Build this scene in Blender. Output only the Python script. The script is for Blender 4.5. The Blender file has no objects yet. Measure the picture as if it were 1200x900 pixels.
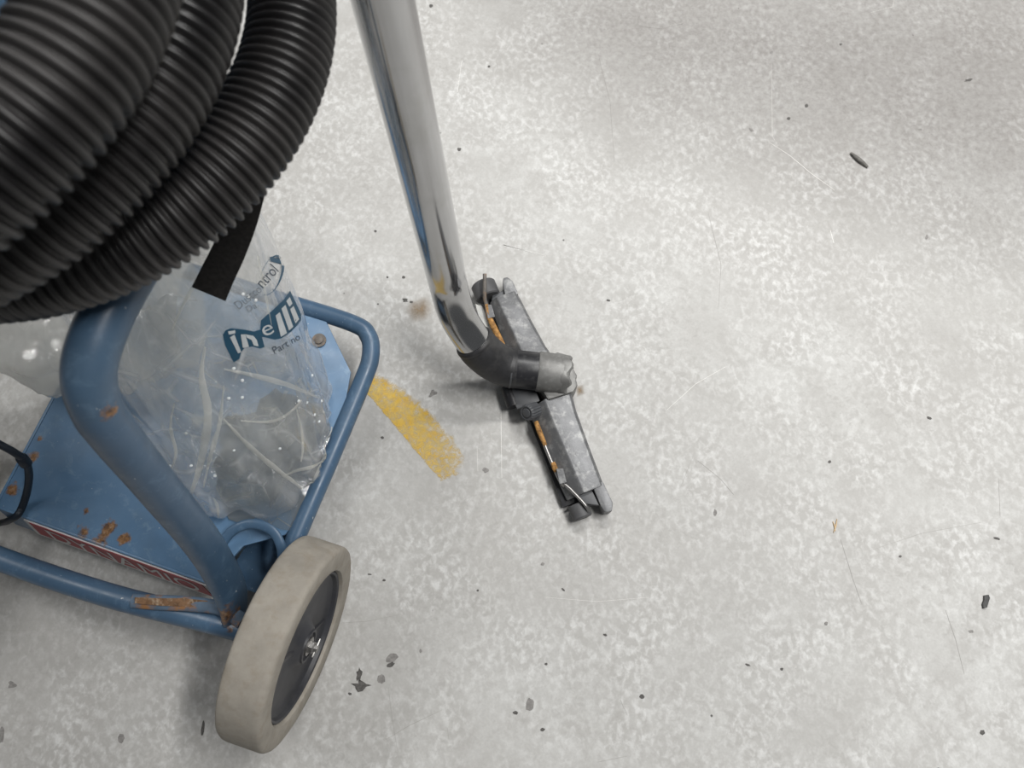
import bpy, bmesh, math, random
from mathutils import Vector, Matrix, noise
from mathutils.bvhtree import BVHTree

scene = bpy.context.scene
C = scene.collection
random.seed(7)

# ------------------------------------------------------------------ camera
PITCH = math.radians(73.0)          # looking steeply down
FPX = 880.0                         # focal length for the 1200 px wide frame
CAM_H = 1.1
cam_data = bpy.data.cameras.new('camera')
cam_data.sensor_width = 36.0
cam_data.lens = 36.0 * FPX / 1200.0
cam_data.clip_start = 0.02
cam_data.dof.use_dof = True
cam_data.dof.focus_distance = 1.06
cam_data.dof.aperture_fstop = 8.0
cam = bpy.data.objects.new('camera', cam_data)
C.objects.link(cam)
cam.location = (0, 0, CAM_H)
cam.rotation_euler = (math.pi / 2 - PITCH, 0, 0)
scene.camera = cam

# ------------------------------------------------------------------ world and lamps
world = bpy.data.worlds.new('hall_light')
scene.world = world
world.use_nodes = True
bg = world.node_tree.nodes['Background']
bg.inputs['Color'].default_value = (0.95, 0.98, 1.0, 1)
bg.inputs['Strength'].default_value = 0.11


def area(name, loc, target, sx, sy, power, color=(1, 0.992, 0.972)):
    d = bpy.data.lights.new(name, 'AREA')
    d.shape = 'RECTANGLE'; d.size = sx; d.size_y = sy
    d.energy = power; d.color = color
    o = bpy.data.objects.new(name, d); C.objects.link(o)
    o.location = loc
    o.rotation_euler = (Vector(target) - Vector(loc)).to_track_quat('-Z', 'Y').to_euler()
    return o


area('ceiling_lamp', (0.50, 2.0, 2.8), (0.50, 2.0, 0), 1.5, 0.22, 60)
area('ceiling_lamp', (1.20, 0.45, 2.8), (1.20, 0.45, 0), 0.22, 1.5, 76)
area('ceiling_lamp', (-1.70, 1.30, 2.8), (-1.70, 1.30, 0), 0.22, 1.5, 30)

scene.view_settings.view_transform = 'Standard'
scene.view_settings.look = 'None'
scene.view_settings.gamma = 1.0
scene.view_settings.use_curve_mapping = False
scene.view_settings.exposure = 0.0
try:
    scene.cycles.transparent_max_bounces = 24
except Exception:
    pass

# ------------------------------------------------------------------ helpers
_c, _s = math.cos(PITCH), math.sin(PITCH)


def at(u, v, z):
    """world point at height z that the photograph shows at pixel (u, v)"""
    d = Vector(((u - 600) / FPX, (450 - v) / FPX * _s + _c, (450 - v) / FPX * _c - _s))
    return Vector((0, 0, CAM_H)) + d * ((z - CAM_H) / d.z)


def V(*p):
    return Vector(p)


def empty(name, loc, label, cat, group=None):
    o = bpy.data.objects.new(name, None); C.objects.link(o)
    o.location = loc; o.empty_display_size = 0.05
    tag(o, label, cat, group)
    return o


def tag(o, label=None, cat=None, group=None, kind=None):
    if label: o['label'] = label
    if cat: o['category'] = cat
    if group: o['group'] = group
    if kind: o['kind'] = kind
    return o


def wloc(o):
    p = Vector((0, 0, 0))
    while o is not None:
        p = p + o.location; o = o.parent
    return p


def link_mesh(name, verts, faces, mat, parent=None, smooth=True, origin=None, angle=None):
    """verts in world space; the object gets its origin at its own centre (or base)"""
    vs = [Vector(v) for v in verts]
    if origin is None:
        n = len(vs); origin = sum(vs, Vector()) / n
    origin = Vector(origin)
    me = bpy.data.meshes.new(name)
    me.from_pydata([tuple(v - origin) for v in vs], [], faces)
    me.validate(); me.update()
    bm = bmesh.new(); bm.from_mesh(me)
    bmesh.ops.recalc_face_normals(bm, faces=bm.faces)
    bm.to_mesh(me); bm.free()
    if smooth:
        for p in me.polygons: p.use_smooth = True
        if angle is not None:
            try: me.set_sharp_from_angle(angle=math.radians(angle))
            except Exception: pass
    o = bpy.data.objects.new(name, me); C.objects.link(o)
    if mat: me.materials.append(mat)
    if parent is not None:
        o.parent = parent
        o.location = origin - wloc(parent)
    else:
        o.location = origin
    return o


def bm_obj(name, bm, mat, parent=None, smooth=True, angle=35):
    bm.verts.index_update()
    vs = [v.co.copy() for v in bm.verts]
    fs = [[v.index for v in f.verts] for f in bm.faces]
    bm.free()
    return link_mesh(name, vs, fs, mat, parent, smooth, None, angle)


def catmull(pts, n):
    pts = [Vector(p) for p in pts]
    P = [pts[0] * 2 - pts[1]] + pts + [pts[-1] * 2 - pts[-2]]
    out = []
    for i in range(1, len(P) - 2):
        a, b, c, d = P[i - 1:i + 3]
        for k in range(n):
            t = k / n
            out.append(0.5 * ((2 * b) + (c - a) * t + (2 * a - 5 * b + 4 * c - d) * t * t + (3 * b - a - 3 * c + d) * t ** 3))
    out.append(pts[-1])
    return out


def catmull1(vals, n):
    return [p.x for p in catmull([V(v, 0, 0) for v in vals], n)]


def sweep(path, radii, seg=20, flat=None, updir=None, caps=True):
    """tube along path; radii per ring; flat = list of (ru, rv) for oval sections"""
    path = [Vector(p) for p in path]
    n = len(path)
    T = []
    for i in range(n):
        t = path[min(i + 1, n - 1)] - path[max(i - 1, 0)]
        T.append(t.normalized())
    ref = Vector(updir) if updir is not None else (V(0, 0, 1) if abs(T[0].z) < 0.9 else V(1, 0, 0))
    u = (ref - T[0] * ref.dot(T[0])).normalized()
    verts, faces = [], []
    for i in range(n):
        u = (u - T[i] * u.dot(T[i])).normalized()
        w = T[i].cross(u)
        ru, rv = (flat[i] if flat else (radii[i], radii[i]))
        for k in range(seg):
            a = 2 * math.pi * k / seg
            verts.append(path[i] + u * (math.cos(a) * ru) + w * (math.sin(a) * rv))
    for i in range(n - 1):
        for k in range(seg):
            k2 = (k + 1) % seg
            faces.append((i * seg + k, i * seg + k2, (i + 1) * seg + k2, (i + 1) * seg + k))
    if caps:
        faces.append(tuple(range(seg - 1, -1, -1)))
        faces.append(tuple(range((n - 1) * seg, n * seg)))
    return verts, faces


def tube(name, pts, r, mat, parent=None, n=8, seg=20, flat=None, updir=None, angle=40):
    path = catmull(pts, n)
    if flat:
        fu = catmull1([a for a, b in flat], n); fv = catmull1([b for a, b in flat], n)
        fl = list(zip(fu, fv)); rr = None
    else:
        fl = None
        rr = catmull1(r, n) if isinstance(r, (list, tuple)) else [r] * len(path)
    v, f = sweep(path, rr, seg, fl, updir)
    return link_mesh(name, v, f, mat, parent, True, None, angle)


def lathe_geo(center, axis, profile, seg=64, closed=False):
    """profile: list of (offset along axis, radius)"""
    ax = Vector(axis).normalized()
    ref = V(0, 0, 1) if abs(ax.z) < 0.9 else V(1, 0, 0)
    u = (ref - ax * ref.dot(ax)).normalized(); w = ax.cross(u)
    verts, faces = [], []
    for (o, r) in profile:
        for k in range(seg):
            a = 2 * math.pi * k / seg
            verts.append(Vector(center) + ax * o + (u * math.cos(a) + w * math.sin(a)) * r)
    m = len(profile)
    rng = range(m) if closed else range(m - 1)
    for i in rng:
        j = (i + 1) % m
        for k in range(seg):
            k2 = (k + 1) % seg
            faces.append((i * seg + k, i * seg + k2, j * seg + k2, j * seg + k))
    if not closed:
        faces.append(tuple(range(seg - 1, -1, -1)))
        faces.append(tuple(range((m - 1) * seg, m * seg)))
    return verts, faces


def lathe(name, center, axis, profile, mat, parent=None, seg=64, closed=False, angle=35):
    v, f = lathe_geo(center, axis, profile, seg, closed)
    return link_mesh(name, v, f, mat, parent, True, None, angle)


def prism(name, poly, z0, z1, mat, parent=None, bevel=0.0, frame=None, segs=2, angle=35):
    """poly: list of (x, y) extruded from z0 to z1; frame maps local to world"""
    bm = bmesh.new()
    lo = [bm.verts.new((x, y, z0)) for x, y in poly]
    hi = [bm.verts.new((x, y, z1)) for x, y in poly]
    n = len(poly)
    bm.faces.new(hi); bm.faces.new(lo[::-1])
    for i in range(n):
        j = (i + 1) % n
        bm.faces.new((lo[i], lo[j], hi[j], hi[i]))
    bmesh.ops.recalc_face_normals(bm, faces=bm.faces)
    if bevel > 0:
        bmesh.ops.bevel(bm, geom=list(bm.edges), offset=bevel, segments=segs, affect='EDGES', profile=0.6)
    if frame is not None:
        for v in bm.verts: v.co = frame(v.co)
    return bm_obj(name, bm, mat, parent, True, angle)


# ------------------------------------------------------------------ materials
def new_mat(name):
    m = bpy.data.materials.new(name); m.use_nodes = True
    nt = m.node_tree
    for n in list(nt.nodes): nt.nodes.remove(n)
    out = nt.nodes.new('ShaderNodeOutputMaterial')
    return m, nt, out


class N:
    """small node-graph helper"""
    def __init__(self, nt): self.nt = nt

    def node(self, kind, **kw):
        n = self.nt.nodes.new(kind)
        for k, v in kw.items(): setattr(n, k, v)
        return n

    def link(self, a, b): self.nt.links.new(a, b)

    def pos(self, scale=(1, 1, 1), rot=(0, 0, 0)):
        g = self.node('ShaderNodeNewGeometry')
        mp = self.node('ShaderNodeMapping')
        mp.inputs['Scale'].default_value = scale; mp.inputs['Rotation'].default_value = rot
        self.link(g.outputs['Position'], mp.inputs['Vector'])
        return mp.outputs['Vector']

    def noise(self, vec, scale, detail=4, rough=0.55, dist=0.0):
        n = self.node('ShaderNodeTexNoise')
        n.inputs['Scale'].default_value = scale; n.inputs['Detail'].default_value = detail
        n.inputs['Roughness'].default_value = rough; n.inputs['Distortion'].default_value = dist
        self.link(vec, n.inputs['Vector'])
        return n.outputs['Fac']

    def ramp(self, fac, stops):
        r = self.node('ShaderNodeValToRGB')
        e = r.color_ramp.elements
        e[0].position, e[0].color = stops[0][0], self.col(stops[0][1])
        e[1].position, e[1].color = stops[-1][0], self.col(stops[-1][1])
        for p, c in stops[1:-1]:
            x = e.new(p); x.color = self.col(c)
        self.link(fac, r.inputs['Fac'])
        return r.outputs['Color']

    @staticmethod
    def col(c):
        if isinstance(c, (int, float)): return (c, c, c, 1)
        return (*c, 1) if len(c) == 3 else c

    def math(self, op, a, b=None, clamp=False):
        m = self.node('ShaderNodeMath', operation=op); m.use_clamp = clamp
        for i, x in enumerate((a, b)):
            if x is None: continue
            if isinstance(x, (int, float)): m.inputs[i].default_value = x
            else: self.link(x, m.inputs[i])
        return m.outputs[0]

    def mix(self, fac, a, b, blend='MIX'):
        m = self.node('ShaderNodeMix', data_type='RGBA', blend_type=blend)
        for sock, x in ((m.inputs[0], fac), (m.inputs[6], a), (m.inputs[7], b)):
            if isinstance(x, (int, float)):
                sock.default_value = x if sock.type == 'VALUE' else (x, x, x, 1)
            elif isinstance(x, tuple): sock.default_value = self.col(x)
            else: self.link(x, sock)
        return m.outputs[2]

    def bump(self, h, strength, dist):
        b = self.node('ShaderNodeBump')
        b.inputs['Strength'].default_value = strength; b.inputs['Distance'].default_value = dist
        self.link(h, b.inputs['Height'])
        return b.outputs['Normal']

    def bsdf(self, out, base, rough=0.5, metal=0.0, normal=None, spec=None, coat=None):
        p = self.node('ShaderNodeBsdfPrincipled')
        for nm, x in (('Base Color', base), ('Roughness', rough), ('Metallic', metal)):
            s = p.inputs[nm]
            if isinstance(x, (int, float)) and s.type == 'VALUE': s.default_value = x
            elif isinstance(x, tuple): s.default_value = self.col(x)
            elif isinstance(x, (int, float)): s.default_value = (x, x, x, 1)
            else: self.link(x, s)
        if spec is not None: p.inputs['Specular IOR Level'].default_value = spec
        if coat is not None: p.inputs['Coat Weight'].default_value = coat
        if normal is not None: self.link(normal, p.inputs['Normal'])
        self.link(p.outputs[0], out.inputs['Surface'])
        return p

    def spots(self, items, nscale=90, edge=0.5):
        """mask that is 1 near given world points: items = (pos, radius)"""
        g = self.node('ShaderNodeNewGeometry').outputs['Position']
        wob = self.noise(self.pos(), nscale, 4, 0.6)
        tot = None
        for p, r in items:
            d = self.node('ShaderNodeVectorMath', operation='DISTANCE')
            self.link(g, d.inputs[0]); d.inputs[1].default_value = tuple(p)
            q = self.math('DIVIDE', d.outputs['Value'], r)
            q = self.math('ADD', q, self.math('MULTIPLY', self.math('SUBTRACT', wob, 0.5), 2.6))
            q = self.math('SUBTRACT', 1.0, q, True)
            q = self.math('MULTIPLY', q, 1.0 / edge, True)
            tot = q if tot is None else self.math('MAXIMUM', tot, q)
        return tot


def mat_floor():
    m, nt, out = new_mat('worn_concrete'); g = N(nt)
    p = g.pos()
    big = g.noise(p, 2.3, 4, 0.6)
    mid = g.noise(p, 17, 4, 0.6, 0.6)
    fle = g.noise(g.pos((1, 0.8, 1), (0, 0, 0.5)), 105, 3, 0.55, 0.3)
    fin = g.noise(p, 300, 3, 0.6)
    base = g.ramp(big, [(0.30, (0.405, 0.393, 0.376)), (0.52, (0.480, 0.474, 0.458)), (0.72, (0.545, 0.543, 0.528))])
    base = g.mix(g.ramp(mid, [(0.40, 0.0), (0.62, 0.7)]), base, (0.415, 0.405, 0.388))
    amt = g.math('MULTIPLY', g.ramp(fle, [(0.44, 0.0), (0.66, 1.0)]), g.ramp(g.noise(p, 8, 4, 0.65), [(0.36, 0.08), (0.62, 0.72)]))
    base = g.mix(amt, base, (0.70, 0.70, 0.69))
    dk = g.ramp(g.noise(g.pos((1, 1.2, 1), (0, 0, 1.1)), 75, 4, 0.62, 0.4), [(0.52, 0.0), (0.70, 0.6)])
    dk = g.math('MULTIPLY', dk, g.ramp(g.noise(g.pos((1, 1, 1), (0, 0, 2.0)), 5, 4, 0.65), [(0.36, 0.15), (0.64, 1.0)]))
    base = g.mix(dk, base, (0.34, 0.328, 0.312))
    base = g.mix(g.ramp(fin, [(0.4, 0.0), (0.7, 0.18)]), base, (0.30, 0.29, 0.275))
    # pin-hole specks
    vo = g.node('ShaderNodeTexVoronoi'); vo.inputs['Scale'].default_value = 16
    g.link(p, vo.inputs['Vector'])
    sp = g.ramp(vo.outputs['Distance'], [(0.018, 1.0), (0.034, 0.0)])
    sp = g.math('MULTIPLY', sp, g.ramp(g.noise(p, 5, 2), [(0.5, 0.0), (0.58, 1.0)]))
    base = g.mix(sp, base, (0.10, 0.095, 0.09))
    nr = g.bump(fle, 0.25, 0.0006)
    g.bsdf(out, base, g.ramp(big, [(0.3, 0.5), (0.7, 0.62)]), 0, nr, spec=0.35)
    return m


def mat_blue(name, rust=(), scuff_or_falloff=0.5, dark=1.0):
    m, nt, out = new_mat(name); g = N(nt)
    p = g.pos()
    base = g.ramp(g.noise(p, 14, 4, 0.6), [(0.3, tuple(x * dark for x in (0.074, 0.150, 0.258))), (0.7, tuple(x * dark for x in (0.102, 0.188, 0.302)))])
    sc = g.ramp(g.noise(g.pos((1, 1, 1), (0.3, 0.2, 0.6)), 55, 5, 0.7, 0.4), [(0.55, 0.0), (0.74, scuff_or_falloff)])
    base = g.mix(sc, base, (0.20, 0.31, 0.43))
    ch = g.ramp(g.noise(p, 130, 3, 0.6), [(0.715, 0.0), (0.735, 0.85)])
    base = g.mix(ch, base, (0.55, 0.58, 0.6))
    dt = g.ramp(g.noise(p, 8, 4, 0.65), [(0.52, 0.0), (0.8, 0.45)])
    base = g.mix(dt, base, (0.075, 0.10, 0.12))
    rough = g.ramp(g.noise(p, 40, 3), [(0.3, 0.30), (0.7, 0.46)])
    nr = None
    if rust:
        mk = g.spots(rust)
        rc = g.ramp(g.noise(p, 160, 4, 0.7), [(0.35, (0.08, 0.045, 0.03)), (0.55, (0.27, 0.14, 0.06)), (0.72, (0.36, 0.28, 0.20))])
        base = g.mix(mk, base, rc)
        nr = g.bump(mk, 0.3, 0.0006)
    g.bsdf(out, base, rough, 0.0, nr, spec=0.5)
    return m


def mat_simple(name, col, rough=0.5, metal=0.0, var=0.25, nscale=60, bump=0.0, spec=None, dirt=None, dirt_amt=0.5, dscale=30):
    m, nt, out = new_mat(name); g = N(nt)
    p = g.pos()
    a = tuple(x * (1 - var) for x in col); b = tuple(min(1, x * (1 + var)) for x in col)
    base = g.ramp(g.noise(p, nscale, 4, 0.6), [(0.3, a), (0.7, b)])
    if dirt:
        base = g.mix(g.ramp(g.noise(p, dscale, 5, 0.65), [(0.5, 0.0), (0.68, dirt_amt)]), base, dirt)
    nr = g.bump(g.noise(p, nscale * 3, 4, 0.6), bump, 0.001) if bump else None
    g.bsdf(out, base, rough, metal, nr, spec)
    return m


def mat_hose(name, col, rough, dust):
    m, nt, out = new_mat(name); g = N(nt)
    p = g.pos()
    base = g.ramp(g.noise(p, 30, 4), [(0.3, col), (0.7, tuple(x * 1.4 for x in col))])
    du = g.ramp(g.noise(p, 9, 4, 0.6), [(0.38, 0.0), (0.60, dust)])
    base = g.mix(du, base, (0.042, 0.039, 0.038))
    g.bsdf(out, base, g.math('ADD', g.math('MULTIPLY', du, 0.25), rough), 0.0, None, spec=0.45)
    return m


def mat_film(name, lo, hi, tint=(0.97, 0.975, 0.98), body=(0.86, 0.87, 0.87)):
    m, nt, out = new_mat(name); g = N(nt)
    p = g.pos((1, 1, 0.6))
    tr = g.node('ShaderNodeBsdfTransparent'); tr.inputs['Color'].default_value = (*tint, 1)
    df = g.node('ShaderNodeBsdfDiffuse'); df.inputs['Color'].default_value = (*body, 1)
    tl = g.node('ShaderNodeBsdfTranslucent'); tl.inputs['Color'].default_value = (*body, 1)
    s1 = g.node('ShaderNodeMixShader'); s1.inputs[0].default_value = 0.55
    g.link(df.outputs[0], s1.inputs[1]); g.link(tl.outputs[0], s1.inputs[2])
    haze = g.ramp(g.noise(g.pos((1, 1, 0.22), (0.1, 0, 0.4)), 13, 2, 0.45, 0.4), [(0.36, lo), (0.66, hi)])
    for sc_, wd, am in ((9, 0.030, 0.40), (21, 0.035, 0.30)):        # straight creases where the film is folded
        vo = g.node('ShaderNodeTexVoronoi'); vo.feature = 'DISTANCE_TO_EDGE'; vo.inputs['Scale'].default_value = sc_
        g.link(g.pos((1, 1, 0.5), (0.3, 0.5, sc_)), vo.inputs['Vector'])
        ln = g.math('MULTIPLY', g.ramp(vo.outputs['Distance'], [(0.0, 1.0), (wd, 0.0)]), g.ramp(g.noise(p, 26, 2, 0.5), [(0.45, 0.0), (0.65, am)]))
        haze = g.math('ADD', haze, ln, True)
    s2 = g.node('ShaderNodeMixShader')
    g.link(haze, s2.inputs[0]); g.link(tr.outputs[0], s2.inputs[1]); g.link(s1.outputs[0], s2.inputs[2])
    gl = g.node('ShaderNodeBsdfGlossy'); gl.inputs['Roughness'].default_value = 0.07
    gl.inputs['Color'].default_value = (1, 1, 1, 1)
    nr = g.bump(g.noise(p, 55, 4, 0.6, 1.0), 0.28, 0.004)
    g.link(nr, gl.inputs['Normal'])
    fr = g.node('ShaderNodeFresnel')
    bf = g.node('ShaderNodeNewGeometry').outputs['Backfacing']       # thin film: same sheen on both faces
    g.link(g.math('SUBTRACT', 1.45, g.math('MULTIPLY', bf, 1.45 - 1 / 1.45)), fr.inputs['IOR'])
    g.link(nr, fr.inputs['Normal'])
    s3 = g.node('ShaderNodeMixShader')
    g.link(g.math('MULTIPLY', fr.outputs[0], 1.0, True), s3.inputs[0])
    g.link(s2.outputs[0], s3.inputs[1]); g.link(gl.outputs[0], s3.inputs[2])
    g.link(s3.outputs[0], out.inputs['Surface'])
    return m


def mat_worn_paint():
    m, nt, out = new_mat('worn_yellow_paint'); g = N(nt)
    p = g.pos()
    base = g.ramp(g.noise(p, 60, 4, 0.6), [(0.3, (0.72, 0.45, 0.06)), (0.7, (0.70, 0.52, 0.17))])
    b = g.node('ShaderNodeBsdfDiffuse'); g.link(base, b.inputs['Color'])
    tr = g.node('ShaderNodeBsdfTransparent')
    mx = g.node('ShaderNodeMixShader')
    at_ = g.node('ShaderNodeAttribute'); at_.attribute_name = 'wear'
    k = g.math('ADD', g.math('MULTIPLY', g.noise(p, 115, 4, 0.7, 0.5), 2.4), g.math('MULTIPLY', at_.outputs['Fac'], 1.75))
    k = g.math('MULTIPLY', g.math('SUBTRACT', k, 2.18, True), 0.85)
    g.link(k, mx.inputs[0]); g.link(tr.outputs[0], mx.inputs[1]); g.link(b.outputs[0], mx.inputs[2])
    g.link(mx.outputs[0], out.inputs['Surface'])
    return m


def mat_stain_or_falloff(name, col, k):
    m, nt, out = new_mat(name); g = N(nt)
    p = g.pos()
    b = g.node('ShaderNodeBsdfDiffuse'); b.inputs['Color'].default_value = (*col, 1)
    tr = g.node('ShaderNodeBsdfTransparent'); mx = g.node('ShaderNodeMixShader')
    at_ = g.node('ShaderNodeAttribute'); at_.attribute_name = 'wear'
    f = g.math('MULTIPLY', g.math('ADD', g.noise(p, 90, 4, 0.65), 0.1), at_.outputs['Fac'])
    g.link(g.math('MULTIPLY', f, k, True), mx.inputs[0])
    g.link(tr.outputs[0], mx.inputs[1]); g.link(b.outputs[0], mx.inputs[2])
    g.link(mx.outputs[0], out.inputs['Surface'])
    return m


M = {}
M['floor'] = mat_floor()
M['tyre'] = mat_simple('grey_solid_rubber', (0.335, 0.308, 0.268), 0.8, 0, 0.12, 45, 0.25, 0.2, (0.27, 0.23, 0.18), 0.5, 60)
M['rim'] = mat_simple('dark_plastic_rim', (0.035, 0.036, 0.042), 0.45, 0, 0.25, 30, 0, 0.4, (0.09, 0.085, 0.08), 0.35, 18)
M['steel'] = mat_simple('dull_steel', (0.38, 0.37, 0.36), 0.38, 0.9, 0.2, 200, 0.1)
M['chrome'] = mat_simple('chromed_steel', (0.52, 0.52, 0.525), 0.15, 1.0, 0.05, 12, 0, None, (0.44, 0.44, 0.43), 0.5, 20)
M['cast'] = mat_simple('cast_aluminium', (0.150, 0.152, 0.157), 0.46, 0.35, 0.16, 60, 0.35, None, (0.42, 0.42, 0.41), 0.5, 75)
M['cast2'] = mat_simple('cast_aluminium_neck', (0.205, 0.203, 0.196), 0.5, 0.3, 0.1, 60, 0.2, None, (0.36, 0.36, 0.35), 0.35, 120)
M['rubber'] = mat_simple('black_rubber', (0.024, 0.024, 0.026), 0.5, 0, 0.3, 80, 0.1, 0.45, (0.075, 0.073, 0.07), 0.5, 30)
M['rubber2'] = mat_simple('black_plastic_cuff', (0.018, 0.018, 0.021), 0.38, 0, 0.2, 60, 0, 0.5, (0.09, 0.09, 0.09), 0.45, 100)
M['knob'] = mat_simple('grey_plastic_knob', (0.075, 0.078, 0.084), 0.5, 0, 0.15, 60, 0.1)
M['roller'] = mat_simple('grey_roller_rubber', (0.085, 0.085, 0.088), 0.6, 0, 0.15, 60, 0.15)
M['rust'] = mat_simple('rusty_steel', (0.40, 0.215, 0.075), 0.8, 0, 0.5, 200, 0.6, 0.2, (0.13, 0.07, 0.035), 0.85, 170)
M['rust_dark'] = mat_simple('brown_rust', (0.20, 0.115, 0.065), 0.85, 0, 0.5, 110, 0.6, 0.2, (0.46, 0.36, 0.26), 0.9, 120)
M['rustpin'] = mat_simple('half_rusted_pin', (0.17, 0.155, 0.14), 0.6, 0.3, 0.3, 120, 0.3, None, (0.32, 0.19, 0.10), 0.7, 60)
M['strap'] = mat_simple('black_webbing', (0.026, 0.024, 0.023), 0.85, 0, 0.3, 250, 0.4, 0.2)
M['cord'] = mat_simple('black_cord_rubber', (0.014, 0.020, 0.030), 0.4, 0, 0.2, 50, 0, 0.4)
M['hose'] = mat_hose('black_corrugated_plastic', (0.0090, 0.0085, 0.0090), 0.38, 0.75)
M['yellow'] = mat_worn_paint()
M['chip'] = mat_simple('dark_floor_chip', (0.10, 0.095, 0.09), 0.8, 0, 0.35, 300, 0.3)
M['chip2'] = mat_simple('grey_floor_chip', (0.24, 0.23, 0.22), 0.8, 0, 0.25, 200, 0.3)
M['scr_l'] = mat_simple('pale_scratch', (0.82, 0.81, 0.78), 0.6, 0, 0.08, 300)
M['scr_d'] = mat_simple('dark_scratch', (0.36, 0.35, 0.33), 0.7, 0, 0.15, 300)
M['stain'] = mat_stain_or_falloff('brown_stain', (0.30, 0.22, 0.14), 1.1)
M['scuff_or_falloff'] = mat_stain_or_falloff('brown_floor_and_falloff', (0.27, 0.25, 0.24), 0.62)  # floor's brownish tone and painted-in light falloff in one colour
M['plate'] = mat_simple('worn_zinc_plate', (0.36, 0.36, 0.345), 0.5, 0.3, 0.2, 90, 0.2)
M['twig'] = mat_simple('dark_bark', (0.13, 0.125, 0.115), 0.8, 0, 0.4, 200, 0.4)
M['wood'] = mat_simple('pale_wood', (0.62, 0.45, 0.26), 0.6, 0, 0.2, 200)
M['flake'] = mat_simple('dark_rubber_flake', (0.075, 0.075, 0.075), 0.8, 0, 0.3, 200, 0.3)
M['red'] = mat_simple('red_sticker_print', (0.36, 0.045, 0.055), 0.45, 0, 0.15, 60)
M['white'] = mat_simple('white_sticker', (0.62, 0.61, 0.60), 0.45, 0, 0.1, 60)
M['ink'] = mat_simple('petrol_blue_ink', (0.006, 0.060, 0.115), 0.5, 0, 0.12, 60)
M['ink2'] = mat_simple('dark_grey_ink', (0.020, 0.035, 0.055), 0.5, 0, 0.12, 60)
M['ink3'] = mat_simple('faded_grey_ink', (0.16, 0.18, 0.20), 0.5, 0, 0.12, 60)
M['pale'] = mat_simple('unprinted_film', (0.50, 0.53, 0.55), 0.35, 0, 0.12, 40)
M['film'] = mat_film('clear_plastic_film', 0.06, 0.40, body=(0.93, 0.94, 0.95))
M['film2'] = mat_film('inner_plastic_film', 0.01, 0.14, (0.985, 0.985, 0.975), (0.90, 0.89, 0.82))
M['film3'] = mat_film('grey_plastic_film', 0.24, 0.64, (0.95, 0.95, 0.94), (0.74, 0.74, 0.72))
M['dust'] = mat_film('thin_grey_dust', 0.35, 0.72, (0.95, 0.95, 0.94), (0.36, 0.37, 0.36))
M['fold'] = mat_film('doubled_film', 0.34, 0.62, (0.98, 0.98, 0.96), (0.95, 0.94, 0.89))
M['drop'] = mat_simple('water_drop', (0.75, 0.78, 0.80), 0.08, 0, 0.05, 40, 0, 0.8)

# ------------------------------------------------------------------ floor
fs = 5.0
floor = link_mesh('floor', [(-fs, -fs + 1, 0), (fs, -fs + 1, 0), (fs, fs + 1, 0), (-fs, fs + 1, 0),
                            (-fs, -fs + 1, -0.1), (fs, -fs + 1, -0.1), (fs, fs + 1, -0.1), (-fs, fs + 1, -0.1)],
                  [(0, 1, 2, 3), (7, 6, 5, 4), (0, 4, 5, 1), (1, 5, 6, 2), (2, 6, 7, 3), (3, 7, 4, 0)],
                  M['floor'], None, False, (0, 0, 0))
tag(floor, 'worn mottled light grey concrete floor', 'floor', kind='structure')


def flat_patch(name, pts, z, mat, wear=None, thick=0.0003):
    """thin flake lying on the floor; pts in world xy"""
    n = len(pts)
    c = sum((Vector((p[0], p[1], 0)) for p in pts), Vector()) / n
    vs = [V(p[0], p[1], z + thick) for p in pts] + [V(p[0], p[1], z) for p in pts] + [V(c.x, c.y, z + thick)]
    fs_ = [(i, (i + 1) % n, 2 * n) for i in range(n)] + [((i + 1) % n, i, n + i, n + (i + 1) % n) for i in range(n)]
    o = link_mesh(name, vs, fs_, mat, floor, False)
    return o


def chip(u, v, ru, rv, rot=0, mat='chip', jag=0.3, name='chip'):
    c = at(u, v, 0); n = 13
    pts = []
    for k in range(n):
        a = 2 * math.pi * k / n
        q = 1 + random.uniform(-jag, jag)
        x, y = math.cos(a) * ru * q, math.sin(a) * rv * q
        r = math.radians(rot)
        du, dv = x * math.cos(r) - y * math.sin(r), x * math.sin(r) + y * math.cos(r)
        p = at(u + du, v + dv, 0)
        pts.append((p.x, p.y))
    return flat_patch(name, pts, 0.0002, M[mat])


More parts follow.
